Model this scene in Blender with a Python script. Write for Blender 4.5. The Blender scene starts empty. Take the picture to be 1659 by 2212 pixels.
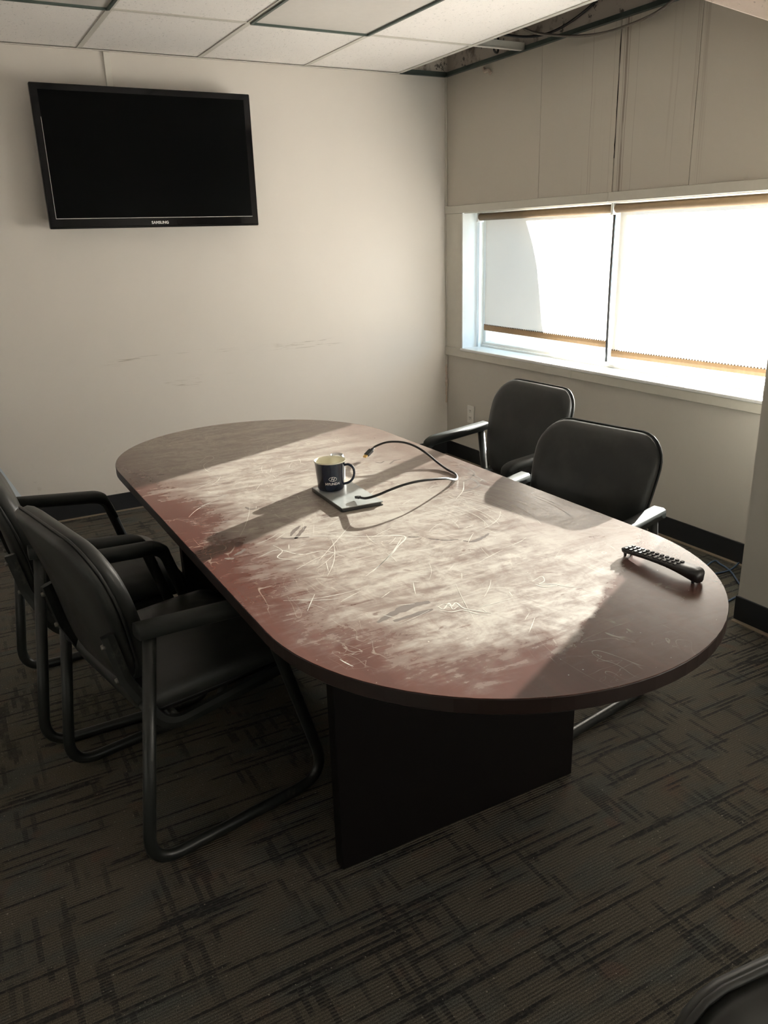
import bpy, bmesh, math, random
from mathutils import Vector, Matrix
random.seed(7)
C = bpy.context.scene.collection
SC = bpy.context.scene
PI = math.pi

# ------------------------------------------------------------------ camera, sky, sun, exposure
cam_d = bpy.data.cameras.new('camera')
cam_d.sensor_fit = 'VERTICAL'; cam_d.sensor_height = 36.0
cam_d.lens = 1732.2 / 2212 * 36.0
cam_d.clip_start = 0.02
cam = bpy.data.objects.new('camera', cam_d); C.objects.link(cam)
cam.location = (-3.0477, -4.6559, 1.4568)
cam.rotation_euler = (1.2430, 0.0283, -0.5058)
SC.camera = cam

SUN_TAN = 0.231                       # about 13 degrees above the horizon
SUN_DIR = Vector((-1, -0.503, -SUN_TAN * math.hypot(1, 0.503))).normalized()
sd = bpy.data.lights.new('sun', 'SUN'); sd.energy = 300.0; sd.angle = math.radians(0.45); sd.color = (1.0, 0.96, 0.94)
sun = bpy.data.objects.new('sun', sd); C.objects.link(sun)
sun.rotation_euler = SUN_DIR.to_track_quat('-Z', 'Y').to_euler(); sun.location = (6, 2, 4)

W = bpy.data.worlds.new('sky'); SC.world = W; W.use_nodes = True
bg = W.node_tree.nodes['Background']; bg.inputs[0].default_value = (0.40, 0.69, 1.0, 1); bg.inputs[1].default_value = 4.6

vs = SC.view_settings
vs.view_transform = 'Standard'; vs.look = 'None'; vs.gamma = 1.0; vs.use_curve_mapping = False
vs.exposure = 0.06
SC.cycles.max_bounces = 12; SC.cycles.diffuse_bounces = 6; SC.cycles.transparent_max_bounces = 16
SC.cycles.caustics_reflective = False; SC.cycles.caustics_refractive = False

# ------------------------------------------------------------------ node helpers
class NT:
    def __init__(s, name):
        s.m = bpy.data.materials.new(name); s.m.use_nodes = True
        s.t = s.m.node_tree; s.t.nodes.clear()
        s.out = s.t.nodes.new('ShaderNodeOutputMaterial')
    def n(s, typ, **k):
        nd = s.t.nodes.new(typ)
        for a, v in k.items(): setattr(nd, a, v)
        return nd
    def put(s, sock, v):
        if v is None: return
        if isinstance(v, bpy.types.NodeSocket): s.t.links.new(v, sock)
        elif isinstance(v, (tuple, list)) and sock.type == 'RGBA' and len(v) == 3: sock.default_value = (*v, 1)
        else: sock.default_value = v
    def math(s, op, a, b=None, c=None, clamp=False):
        nd = s.n('ShaderNodeMath', operation=op, use_clamp=clamp)
        for i, v in enumerate((a, b, c)):
            if v is not None: s.put(nd.inputs[i], v)
        return nd.outputs[0]
    def mix(s, f, a, b, blend='MIX'):
        nd = s.n('ShaderNodeMix', data_type='RGBA', blend_type=blend)
        s.put(nd.inputs[0], f); s.put(nd.inputs[6], a); s.put(nd.inputs[7], b)
        return nd.outputs[2]
    def rng(s, v, a, b, c=0.0, d=1.0, smooth=True):
        nd = s.n('ShaderNodeMapRange'); nd.interpolation_type = 'SMOOTHSTEP' if smooth else 'LINEAR'
        s.put(nd.inputs[0], v)
        for i, x in enumerate((a, b, c, d)): s.put(nd.inputs[i + 1], x)
        return nd.outputs[0]
    def co(s): return s.n('ShaderNodeTexCoord').outputs['Object']
    def sep(s, v):
        nd = s.n('ShaderNodeSeparateXYZ'); s.put(nd.inputs[0], v); return nd.outputs
    def comb(s, x, y, z=0.0):
        nd = s.n('ShaderNodeCombineXYZ')
        for i, v in enumerate((x, y, z)): s.put(nd.inputs[i], v)
        return nd.outputs[0]
    def noise(s, vec, scale, detail=3.0, rough=0.55, dist=0.0):
        nd = s.n('ShaderNodeTexNoise'); s.put(nd.inputs['Vector'], vec)
        nd.inputs['Scale'].default_value = scale; nd.inputs['Detail'].default_value = detail
        nd.inputs['Roughness'].default_value = rough; nd.inputs['Distortion'].default_value = dist
        return nd.outputs[0]
    def scale(s, vec, x, y, z=1.0, rot=0.0):
        nd = s.n('ShaderNodeMapping'); s.put(nd.inputs[0], vec)
        nd.inputs['Scale'].default_value = (x, y, z); nd.inputs['Rotation'].default_value = (0, 0, rot)
        return nd.outputs[0]
    def bump(s, h, strength=0.3, dist=0.002):
        nd = s.n('ShaderNodeBump'); s.put(nd.inputs['Height'], h)
        nd.inputs['Strength'].default_value = strength; nd.inputs['Distance'].default_value = dist
        return nd.outputs[0]
    def bsdf(s, col, rough=0.5, metal=0.0, spec=0.5, normal=None, coat=0.0, sheen=0.0):
        b = s.n('ShaderNodeBsdfPrincipled')
        s.put(b.inputs['Base Color'], col); s.put(b.inputs['Roughness'], rough); s.put(b.inputs['Metallic'], metal)
        s.put(b.inputs['Specular IOR Level'], spec); s.put(b.inputs['Coat Weight'], coat); s.put(b.inputs['Sheen Weight'], sheen)
        if normal is not None: s.put(b.inputs['Normal'], normal)
        s.t.links.new(b.outputs[0], s.out.inputs[0]); return s.m

def simple(name, col, rough=0.5, metal=0.0, spec=0.5, var=0.12, nscale=30.0, bump=0.0, bscale=200.0, coat=0.0):
    t = NT(name); co = t.co()
    n = t.noise(co, nscale)
    dark = tuple(c * (1 - var) for c in col); lite = tuple(min(1, c * (1 + var)) for c in col)
    c = t.mix(n, dark, lite)
    nb = t.bump(t.noise(co, bscale, 2), bump, 0.001) if bump else None
    return t.bsdf(c, rough, metal, spec, nb, coat)

# ------------------------------------------------------------------ materials
M = {}
def carpet():
    t = NT('carpet'); co = t.co(); x, y, z = t.sep(co)
    yi = t.math('DIVIDE', y, 0.0078); row = t.math('FLOOR', yi)
    saw = t.math('SINE', t.math('MULTIPLY', yi, 2 * PI))
    rib = t.rng(saw, -1, 0.2, 0.62, 1.0)
    wob = t.noise(co, 90, 2)
    a = t.noise(t.comb(t.math('MULTIPLY', x, 2.3), t.math('MULTIPLY', row, 3.713), 0.0), 1.0, 2.0)
    longd = t.rng(a, 0.572, 0.615)
    col = t.math('FLOOR', t.math('DIVIDE', x, 0.013))
    b = t.noise(t.comb(t.math('MULTIPLY', col, 2.317), t.math('MULTIPLY', y, 5.0), 3.3), 1.0, 2.0)
    cross = t.rng(b, 0.555, 0.61)
    b2 = t.noise(t.comb(t.math('MULTIPLY', x, 7.0), t.math('MULTIPLY', y, 2.5), 9.1), 1.0, 2.0)
    cross = t.math('MULTIPLY', cross, t.rng(b2, 0.40, 0.54))
    gate = t.rng(saw, -0.6, 0.3, 1.0, 0.45)
    dark = t.math('MAXIMUM', longd, t.math('MULTIPLY', cross, gate))
    dark = t.math('MULTIPLY', dark, t.rng(wob, 0.3, 0.55, 0.55, 1.0))
    big = t.noise(co, 3.2, 3); med = t.noise(t.scale(co, 5, 12), 1.0, 2)
    base = t.mix(big, (0.094, 0.091, 0.077), (0.112, 0.094, 0.075))
    base = t.mix(t.rng(med, 0.45, 0.7), base, (0.086, 0.088, 0.081))
    base = t.mix(t.rng(t.noise(co, 9, 2), 0.60, 0.75, 0, 0.5), base, (0.13, 0.078, 0.060))
    grain = t.noise(co, 420, 2, 0.7)
    base = t.mix(1.0, base, t.mix(t.rng(grain, 0.3, 0.7), (0.45, 0.45, 0.45), (1.35, 1.35, 1.3)), 'MULTIPLY')
    base = t.mix(1.0, base, t.mix(rib, (0.35, 0.35, 0.35), (1.05, 1.05, 1.05)), 'MULTIPLY')  # shade in the grooves between ribs darkened into the colour
    base = t.mix(t.math('MULTIPLY', dark, 0.86), base, (0.016, 0.016, 0.018))
    fleck = t.rng(t.noise(co, 160, 0), 0.80, 0.83, 0, 0.6)
    base = t.mix(fleck, base, (0.33, 0.30, 0.25))
    h = t.math('ADD', t.math('MULTIPLY', saw, 0.4), t.math('ADD', grain, t.math('MULTIPLY', dark, -0.4)))
    return t.bsdf(base, 0.95, 0, 0.12, t.bump(h, 0.5, 0.003))
M['carpet'] = carpet()

def paint(name, base, scuff=False, streak=False, stain=0.0):
    t = NT(name); co = t.co(); x, y, z = t.sep(co)
    n = t.noise(co, 1.6, 3)
    c = t.mix(n, tuple(v * 0.94 for v in base), tuple(v * 1.04 for v in base))
    if scuff:
        # rubbed marks left by chair backs, in two low bands
        h = t.noise(t.scale(co, 5.0, 1.0, 150.0), 1.0, 4, 0.65)
        p = t.noise(t.scale(co, 3.2, 1.0, 16.0), 1.0, 2)
        b1 = t.math('MULTIPLY', t.math('MULTIPLY', t.rng(z, 0.825, 0.84), t.rng(z, 0.885, 0.868)), t.math('MULTIPLY', t.rng(x, -2.3, -2.15), t.rng(x, -0.75, -0.9)))
        b2 = t.math('MULTIPLY', t.math('MULTIPLY', t.rng(z, 0.665, 0.69), t.rng(z, 0.745, 0.72)), t.math('MULTIPLY', t.rng(x, -2.2, -2.05), t.rng(x, -1.45, -1.7)))
        m = t.math('MULTIPLY', t.math('MULTIPLY', t.rng(h, 0.52, 0.62), t.rng(p, 0.46, 0.56)), t.math('MAXIMUM', b1, b2))
        c = t.mix(t.math('MULTIPLY', m, 0.6), c, (0.30, 0.25, 0.20))
        low = t.math('MULTIPLY', t.rng(z, 0.5, 0.1), t.rng(t.noise(co, 9, 3), 0.64, 0.72))
        c = t.mix(t.math('MULTIPLY', low, 0.35), c, (0.36, 0.32, 0.28))
    if streak:
        # old water runs below the leaking ceiling; they follow y only, with a wander in z
        wy = t.math('ADD', y, t.math('MULTIPLY', t.math('SUBTRACT', t.noise(t.comb(0.0, 0.0, z), 4.0, 2), 0.5), 0.016))
        run = t.noise(t.comb(t.math('MULTIPLY', wy, 48.0), t.math('MULTIPLY', z, 0.7), 0.0), 1.0, 3)
        zone = t.math('MAXIMUM', t.math('MULTIPLY', t.rng(y, -1.22, -1.28), t.rng(y, -1.42, -1.36)),
                      t.math('MULTIPLY', t.rng(y, -1.78, -1.84), t.rng(y, -2.05, -1.98)))
        c = t.mix(t.math('MULTIPLY', t.math('MULTIPLY', t.rng(run, 0.56, 0.66), zone), 0.30), c, (0.25, 0.19, 0.15))
        for yy, w, k in ((-1.512, 0.004, 0.35), (-1.528, 0.010, 0.62), (-1.545, 0.004, 0.40), (-1.305, 0.002, 0.5), (-1.60, 0.002, 0.3), (-1.45, 0.002, 0.3)):
            line = t.rng(t.math('ABSOLUTE', t.math('SUBTRACT', wy, yy)), w, w * 0.35)
            brk = t.rng(t.noise(t.comb(yy * 31, 0.0, z), 5.0, 2), 0.25, 0.5, 0.4, 1.0)
            c = t.mix(t.math('MULTIPLY', t.math('MULTIPLY', line, brk), k), c, (0.14, 0.085, 0.06))
    if stain:
        sn = t.noise(t.scale(co, 3, 3, 3), 1.4, 5, 0.65)
        c = t.mix(t.math('MULTIPLY', t.rng(sn, 0.50, 0.62), stain), c, (0.10, 0.065, 0.045))
        sn2 = t.noise(co, 9, 5, 0.7)
        c = t.mix(t.math('MULTIPLY', t.rng(sn2, 0.60, 0.64), stain), c, (0.03, 0.022, 0.02))
    return t.bsdf(c, 0.62, 0, 0.35, t.bump(t.noise(co, 260, 2), 0.10, 0.001))
M['wall'] = paint('painted plaster', (0.70, 0.660, 0.615), scuff=True)
M['panel'] = paint('painted wall panel', (0.56, 0.52, 0.455), streak=True)
M['wall_plain'] = paint('painted wall', (0.56, 0.53, 0.48))
M['wall_white'] = paint('white painted wall', (0.78, 0.77, 0.75))
M['plenum'] = paint('stained plaster above ceiling', (0.62, 0.56, 0.50), stain=0.8)
M['trim'] = simple('painted trim', (0.60, 0.575, 0.51), 0.5, var=0.05)
M['white_trim'] = simple('white painted metal', (0.80, 0.81, 0.80), 0.35, var=0.03)
M['rubber'] = simple('black rubber base', (0.012, 0.013, 0.016), 0.45, var=0.2)
M['strip'] = simple('tan floor strip', (0.22, 0.17, 0.12), 0.7, var=0.25, nscale=60)

def ceiling_tile(name, base):
    t = NT(name); co = t.co()
    pits = t.noise(t.scale(co, 1.0, 0.6), 95, 3, 0.6)
    p = t.rng(pits, 0.60, 0.70)
    worm = t.rng(t.noise(co, 260, 1), 0.66, 0.74)
    m = t.math('MAXIMUM', p, t.math('MULTIPLY', worm, 0.7))
    c = t.mix(t.noise(co, 1.7), tuple(v * 0.95 for v in base), base)
    c = t.mix(t.math('MULTIPLY', m, 0.45), c, tuple(v * 0.45 for v in base))
    return t.bsdf(c, 0.9, 0, 0.2, t.bump(t.math('SUBTRACT', 1.0, m), 0.5, 0.002))
M['tile'] = ceiling_tile('mineral fibre tile', (0.92, 0.89, 0.87))
M['tile_pink'] = ceiling_tile('bounce tinted ceiling tile', (0.88, 0.76, 0.68))  # pink of bounced sunlight put into the tile colour
M['grid'] = simple('ceiling grid enamel', (0.62, 0.60, 0.55), 0.4, var=0.06)
M['angle'] = simple('tarnished steel angle', (0.10, 0.13, 0.12), 0.45, metal=0.4, var=0.4, nscale=14)
M['diffuser'] = simple('acrylic light diffuser', (0.66, 0.63, 0.60), 0.4, var=0.05, bump=0.3, bscale=400)
M['deck'] = simple('dark deck', (0.05, 0.045, 0.04), 0.9)

def table_top():
    t = NT('dusty laminate'); co = t.co(); x, y, z = t.sep(co)
    grain = t.noise(t.scale(co, 26, 1.6), 1.0, 4, 0.6)
    wood = t.mix(grain, (0.060, 0.021, 0.016), (0.110, 0.040, 0.029))
    yy = t.math('MAXIMUM', t.math('SUBTRACT', t.math('ABSOLUTE', y), 0.706), 0.0)
    q = t.math('SQRT', t.math('ADD', t.math('MULTIPLY', x, x), t.math('MULTIPLY', yy, yy)))
    ed = t.math('SUBTRACT', 0.528, q)
    n1 = t.noise(co, 4.5, 5, 0.62, 0.6)
    na = t.noise(t.scale(co, 10, 34, 1, 0.5), 1.0, 5, 0.65, 0.8)
    m1 = t.rng(t.math('ADD', ed, t.math('ADD', t.math('MULTIPLY', t.math('SUBTRACT', n1, 0.5), 0.55), t.math('MULTIPLY', t.math('SUBTRACT', na, 0.5), 0.30))), 0.04, 0.33)
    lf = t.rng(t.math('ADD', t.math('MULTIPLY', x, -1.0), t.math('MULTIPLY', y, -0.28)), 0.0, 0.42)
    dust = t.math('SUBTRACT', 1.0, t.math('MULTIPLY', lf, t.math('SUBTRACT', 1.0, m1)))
    # the right end carries far less dust past a ragged border; the right side carries a thinner film
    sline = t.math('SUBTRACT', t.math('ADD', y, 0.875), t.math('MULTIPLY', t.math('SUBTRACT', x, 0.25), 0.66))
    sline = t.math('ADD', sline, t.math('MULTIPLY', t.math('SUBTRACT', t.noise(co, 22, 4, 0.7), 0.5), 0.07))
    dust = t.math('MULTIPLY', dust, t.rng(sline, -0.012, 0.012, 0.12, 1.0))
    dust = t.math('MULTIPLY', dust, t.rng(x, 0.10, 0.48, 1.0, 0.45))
    # wiped arcs
    sw = t.noise(t.scale(co, 3, 70, 1, 0.15), 1.0, 5, 0.65, 0.4)
    n2 = t.noise(t.scale(co, 4, 11, 1, 0.55), 1.0, 6, 0.7, 1.6)
    n3 = t.noise(t.scale(co, 14, 10, 1, 0.35), 1.0, 6, 0.75, 2.2)
    st = t.math('ADD', t.math('MULTIPLY', n2, 0.5), t.math('ADD', t.math('MULTIPLY', n3, 0.35), t.math('MULTIPLY', sw, 0.15)))
    st = t.rng(st, 0.38, 0.60, 0.35, 1.0)
    thick = t.math('MULTIPLY', dust, st)
    # finger smears: dark blots where the dust has been lifted
    sm = t.noise(t.scale(co, 7, 15, 1, -0.5), 1.0, 3, 0.6, 1.4)
    thick = t.math('MULTIPLY', thick, t.rng(sm, 0.66, 0.70, 1.0, 0.45))
    # fine pale scratches
    r1 = t.rng(t.math('ABSOLUTE', t.math('SUBTRACT', t.noise(t.scale(co, 9, 3, 1, 0.8), 1.0, 2, 0.5, 1.8), 0.5)), 0.007, 0.001)
    r2 = t.rng(t.math('ABSOLUTE', t.math('SUBTRACT', t.noise(t.scale(co, 3, 12, 1, 0.2), 1.0, 2, 0.5, 2.2), 0.52)), 0.006, 0.001)
    gate = t.rng(t.noise(co, 3.1, 3), 0.50, 0.60)
    scr = t.math('MULTIPLY', t.math('MAXIMUM', r1, r2), gate)
    c = t.mix(t.math('MULTIPLY', thick, 0.90), wood, (0.43, 0.385, 0.33))
    c = t.mix(t.math('MULTIPLY', scr, 0.22), c, (0.72, 0.66, 0.55))
    spk = t.rng(t.noise(co, 140, 1), 0.79, 0.82, 0, 0.6)
    c = t.mix(spk, c, (0.75, 0.70, 0.62))
    return t.bsdf(c, t.rng(thick, 0, 1, 0.26, 0.48), 0, 0.5, t.bump(t.math('ADD', thick, scr), 0.12, 0.0008))
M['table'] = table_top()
def wood_edge():
    t = NT('dark wood laminate'); co = t.co()
    g = t.noise(t.scale(co, 6, 6, 60), 1.0, 4)
    c = t.mix(g, (0.011, 0.006, 0.005), (0.024, 0.012, 0.010))
    sc = t.rng(t.noise(t.scale(co, 4, 4, 40), 1.5, 3), 0.70, 0.74, 0, 0.35)
    return t.bsdf(t.mix(sc, c, (0.25, 0.2, 0.17)), 0.42, 0, 0.4)
M['edge'] = wood_edge()
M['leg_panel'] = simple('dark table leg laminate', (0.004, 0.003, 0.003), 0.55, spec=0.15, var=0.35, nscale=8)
M['mark'] = simple('chalky scratch', (0.56, 0.53, 0.47), 0.9, var=0.1)
M['smear'] = simple('wiped dust smear', (0.13, 0.100, 0.085), 0.45, var=0.2)

def vinyl():
    t = NT('black vinyl'); co = t.co()
    v = t.n('ShaderNodeTexVoronoi'); t.put(v.inputs['Vector'], co); v.inputs['Scale'].default_value = 420
    du = t.noise(co, 5, 4, 0.6)
    c = t.mix(t.rng(du, 0.4, 0.75), (0.015, 0.0165, 0.016), (0.038, 0.040, 0.037))
    return t.bsdf(c, t.rng(du, 0.3, 0.7, 0.36, 0.50), 0, 0.5, t.bump(v.outputs[0], 0.10, 0.0006))
M['vinyl'] = vinyl()
def chair_metal():
    t = NT('worn black enamel'); co = t.co()
    w = t.rng(t.noise(t.scale(co, 10, 10, 5), 2.2, 5, 0.7), 0.60, 0.72)
    c = t.mix(t.math('MULTIPLY', w, 0.6), (0.016, 0.018, 0.017), (0.10, 0.095, 0.08))
    return t.bsdf(c, 0.36, 0.1, 0.5)
M['frame'] = chair_metal()
M['armpad'] = simple('black moulded arm', (0.018, 0.020, 0.019), 0.55, spec=0.3, var=0.3, nscale=12, bump=0.15, bscale=300)
M['chrome'] = simple('dull zinc bolt', (0.16, 0.155, 0.14), 0.45, metal=0.8)
M['gloss'] = simple('gloss black plastic', (0.003, 0.003, 0.004), 0.07, spec=0.25, coat=0.0)
M['screen'] = simple('matte black panel', (0.002, 0.0023, 0.0026), 0.25, spec=0.05)
M['print_white'] = simple('white print', (0.80, 0.80, 0.80), 0.5, var=0.02)
M['black_plastic'] = simple('black plastic', (0.010, 0.010, 0.011), 0.42, var=0.2)
M['button'] = simple('rubber button', (0.030, 0.030, 0.032), 0.5, var=0.2)
M['navy'] = simple('navy enamel', (0.010, 0.017, 0.036), 0.22, coat=0.3)
M['cream'] = simple('cream enamel', (0.78, 0.74, 0.58), 0.22, coat=0.3, var=0.03)
M['can_white'] = simple('white can print', (0.78, 0.79, 0.80), 0.25, var=0.04)
M['can_metal'] = simple('aluminium', (0.70, 0.70, 0.70), 0.25, metal=1.0, var=0.05)
M['gold'] = simple('gilt connector', (0.75, 0.50, 0.18), 0.3, metal=1.0)
M['cable'] = simple('black cable sleeve', (0.010, 0.010, 0.011), 0.38)
M['notebook'] = simple('dark notebook cover', (0.028, 0.030, 0.032), 0.28, spec=0.6, var=0.3, nscale=20)
M['notebook_top'] = simple('scuffed cover with pale reflection', (0.36, 0.37, 0.36), 0.22, spec=0.6, var=0.25, nscale=24)  # pale tone is the window's reflection put into the cover colour
M['paper'] = simple('page edges', (0.62, 0.60, 0.55), 0.8)
M['blue_cable'] = simple('blue network cable', (0.05, 0.09, 0.16), 0.5)
M['grey_cable'] = simple('dusty grey cable', (0.13, 0.11, 0.09), 0.7)
M['board'] = simple('pale blue board', (0.52, 0.58, 0.64), 0.5, var=0.05)
M['raceway'] = simple('off white raceway', (0.70, 0.68, 0.62), 0.45, var=0.03)
M['outlet'] = simple('white outlet plastic', (0.74, 0.72, 0.68), 0.4, var=0.03)
M['slot'] = simple('dark slot', (0.02, 0.02, 0.02), 0.6)
M['roller'] = simple('brown blind cloth on roller', (0.21, 0.145, 0.085), 0.75, var=0.12)
M['hem'] = simple('tan hem bar', (0.36, 0.22, 0.11), 0.6, var=0.2, nscale=50)
M['stitch'] = simple('dark stitching', (0.10, 0.06, 0.03), 0.8)
M['concrete'] = simple('exterior concrete', (0.42, 0.40, 0.37), 0.9, var=0.2, nscale=4)
M['ground'] = simple('grey paving', (0.20, 0.20, 0.195), 0.9, var=0.15, nscale=3)
M['outside'] = simple('exterior wall render', (0.45, 0.42, 0.38), 0.9)
M['peel'] = simple('bare plaster', (0.62, 0.52, 0.44), 0.9, var=0.25, nscale=60)
M['crack'] = simple('open joint', (0.03, 0.02, 0.016), 0.9)

def blind_cloth():
    t = NT('sunscreen blind cloth'); co = t.co(); x, y, z = t.sep(co)
    wv = t.noise(t.scale(co, 1, 420, 420), 1.0, 1)
    du = t.noise(co, 6, 4, 0.6)
    tint = t.mix(du, (0.31, 0.268, 0.238), (0.35, 0.303, 0.27))
    tr = t.n('ShaderNodeBsdfTranslucent'); t.put(tr.inputs[0], tint)
    df = t.n('ShaderNodeBsdfDiffuse'); df.inputs[0].default_value = (0.60, 0.55, 0.47, 1)
    tp = t.n('ShaderNodeBsdfTransparent'); tp.inputs[0].default_value = (1, 0.97, 0.92, 1)
    m1 = t.n('ShaderNodeMixShader'); m1.inputs[0].default_value = 0.50
    t.t.links.new(tr.outputs[0], m1.inputs[1]); t.t.links.new(df.outputs[0], m1.inputs[2])
    m2 = t.n('ShaderNodeMixShader'); t.put(m2.inputs[0], t.rng(wv, 0.35, 0.65, 0.065, 0.090))
    t.t.links.new(m1.outputs[0], m2.inputs[1]); t.t.links.new(tp.outputs[0], m2.inputs[2])
    t.t.links.new(m2.outputs[0], t.out.inputs[0]); return t.m
M['blind'] = blind_cloth()
def glass():
    t = NT('window glass')
    tp = t.n('ShaderNodeBsdfTransparent'); tp.inputs[0].default_value = (0.93, 0.97, 0.96, 1)
    gl = t.n('ShaderNodeBsdfGlossy'); gl.inputs['Roughness'].default_value = 0.02
    bf = t.n('ShaderNodeNewGeometry').outputs['Backfacing']; fr = t.n('ShaderNodeFresnel'); t.put(fr.inputs[0], t.rng(bf, 0.0, 1.0, 1.45, 1 / 1.45, smooth=False))
    m = t.n('ShaderNodeMixShader'); t.t.links.new(fr.outputs[0], m.inputs[0])
    t.t.links.new(tp.outputs[0], m.inputs[1]); t.t.links.new(gl.outputs[0], m.inputs[2])
    t.t.links.new(m.outputs[0], t.out.inputs[0]); return t.m
M['glass'] = glass()

# ------------------------------------------------------------------ mesh helpers
def obj(name, bm, mat, parent=None, smooth=False, loc=None):
    me = bpy.data.meshes.new(name)
    bmesh.ops.recalc_face_normals(bm, faces=bm.faces)
    bm.to_mesh(me); bm.free()
    if smooth:
        for p in me.polygons: p.use_smooth = True
    me.materials.append(M[mat])
    o = bpy.data.objects.new(name, me); C.objects.link(o)
    if parent: o.parent = parent
    if loc: o.location = loc
    return o
def tag(o, label=None, cat=None, group=None, kind=None):
    if label: o['label'] = label
    if cat: o['category'] = cat
    if group: o['group'] = group
    if kind: o['kind'] = kind
    return o
def thing(name, label, cat, loc=(0, 0, 0), rz=0.0, group=None):
    o = bpy.data.objects.new(name, None); C.objects.link(o); o.empty_display_size = 0.1
    o.location = loc; o.rotation_euler = (0, 0, rz); return tag(o, label, cat, group)
def struct(name, bm, mat, parent=None, label=None):
    o = obj(name, bm, mat, parent)
    if not parent: o['kind'] = 'structure'
    if label: o['label'] = label
    return o
def box(bm, x0, x1, y0, y1, z0, z1, bev=0.0, seg=2, rot=None, mat=None):
    r = bmesh.ops.create_cube(bm, size=1.0)
    vs_ = r['verts']
    for v in vs_:
        v.co = Vector(((x0 + x1) / 2 + v.co.x * (x1 - x0), (y0 + y1) / 2 + v.co.y * (y1 - y0), (z0 + z1) / 2 + v.co.z * (z1 - z0)))
    if bev:
        es = list({e for v in vs_ for e in v.link_edges})
        r2 = bmesh.ops.bevel(bm, geom=es, offset=bev, segments=seg, profile=0.5, affect='EDGES')
    return bm
def B(*a, **k): return box(bmesh.new(), *a, **k)
def fillet(pts, rads, n=7):
    out = []
    P = [Vector(p) for p in pts]
    for i, p in enumerate(P):
        r = rads[i] if i < len(rads) else 0
        if i == 0 or i == len(P) - 1 or not r: out.append(p); continue
        a = (P[i - 1] - p).normalized(); b = (P[i + 1] - p).normalized()
        ang = a.angle(b); d = min(r / math.tan(ang / 2), (P[i - 1] - p).length * 0.49, (P[i + 1] - p).length * 0.49)
        s, e = p + a * d, p + b * d
        for k in range(n + 1):
            u = k / n
            out.append((1 - u) ** 2 * s + 2 * u * (1 - u) * (p * 0.92 + (s + e) / 2 * 0.08) + u ** 2 * e)
    return out
def smooth_path(pts, n=8):
    P = [Vector(p) for p in pts]; P = [P[0] * 2 - P[1]] + P + [P[-1] * 2 - P[-2]]
    out = []
    for i in range(1, len(P) - 2):
        for k in range(n):
            u = k / n; a, b, c, d = P[i - 1:i + 3]
            out.append(0.5 * ((2 * b) + (c - a) * u + (2 * a - 5 * b + 4 * c - d) * u * u + (3 * b - a - 3 * c + d) * u ** 3))
    out.append(P[-2]); return out
def tube(bm, pts, r, n=10, cap=True, prof=None, up=None):
    """sweep a circle (or the 2-D profile prof) along pts; r a number or one per point"""
    P = [Vector(p) for p in pts]; N = len(P)
    rr = r if isinstance(r, (list, tuple)) else [r] * N
    prof = prof or [(math.cos(2 * PI * k / n), math.sin(2 * PI * k / n)) for k in range(n)]
    rings = []; nrm = None
    for i in range(N):
        tg = (P[min(i + 1, N - 1)] - P[max(i - 1, 0)]).normalized()
        if nrm is None:
            u = Vector(up) if up else (Vector((0, 0, 1)) if abs(tg.z) < 0.9 else Vector((0, 1, 0)))
            nrm = (u - tg * u.dot(tg)).normalized()
        else: nrm = (nrm - tg * nrm.dot(tg)).normalized()
        bn = tg.cross(nrm)
        rings.append([bm.verts.new(P[i] + (bn * a + nrm * b) * rr[i]) for a, b in prof])
    m = len(prof)
    for i in range(N - 1):
        for k in range(m):
            bm.faces.new((rings[i][k], rings[i][(k + 1) % m], rings[i + 1][(k + 1) % m], rings[i + 1][k]))
    if cap: bm.faces.new(rings[0][::-1]); bm.faces.new(rings[-1])
    return bm
def lathe(bm, prof, n=32, center=(0, 0, 0), close=False):
    c = Vector(center); rings = []
    for r, z in prof:
        if r < 1e-6: rings.append([bm.verts.new(c + Vector((0, 0, z)))])
        else: rings.append([bm.verts.new(c + Vector((r * math.cos(2 * PI * k / n), r * math.sin(2 * PI * k / n), z))) for k in range(n)])
    for a, b in zip(rings[:-1], rings[1:]):
        for k in range(n):
            k2 = (k + 1) % n
            if len(a) == 1: bm.faces.new((a[0], b[k2], b[k]))
            elif len(b) == 1: bm.faces.new((a[k], a[k2], b[0]))
            else: bm.faces.new((a[k], a[k2], b[k2], b[k]))
    return bm
def prism(bm, poly, z0, z1):
    a = [bm.verts.new((x, y, z0)) for x, y in poly]; b = [bm.verts.new((x, y, z1)) for x, y in poly]
    bm.faces.new(a[::-1]); bm.faces.new(b); n = len(poly)
    for k in range(n): bm.faces.new((a[k], a[(k + 1) % n], b[(k + 1) % n], b[k]))
    return bm
def text_bm(s, size, fn, spacing=1.0, depth=0.0, bold=0.0):
    """lettering as a flat mesh in local (u, v), then mapped by fn(u, v) -> point"""
    cu = bpy.data.curves.new('t', 'FONT'); cu.body = s; cu.size = size; cu.align_x = 'CENTER'; cu.align_y = 'CENTER'
    cu.space_character = spacing; cu.offset = bold; cu.resolution_u = 3
    o = bpy.data.objects.new('t', cu); C.objects.link(o)
    dg = bpy.context.evaluated_depsgraph_get(); me = bpy.data.meshes.new_from_object(o.evaluated_get(dg))
    bm = bmesh.new(); bm.from_mesh(me)
    for v in bm.verts: v.co = Vector(fn(v.co.x, v.co.y))
    bpy.data.objects.remove(o); bpy.data.curves.remove(cu); bpy.data.meshes.remove(me)
    return bm
def copy_tree(o, parent=None):
    c = o.copy(); C.objects.link(c); c.parent = parent
    for ch in list(o.children): copy_tree(ch, c)
    return c

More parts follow.
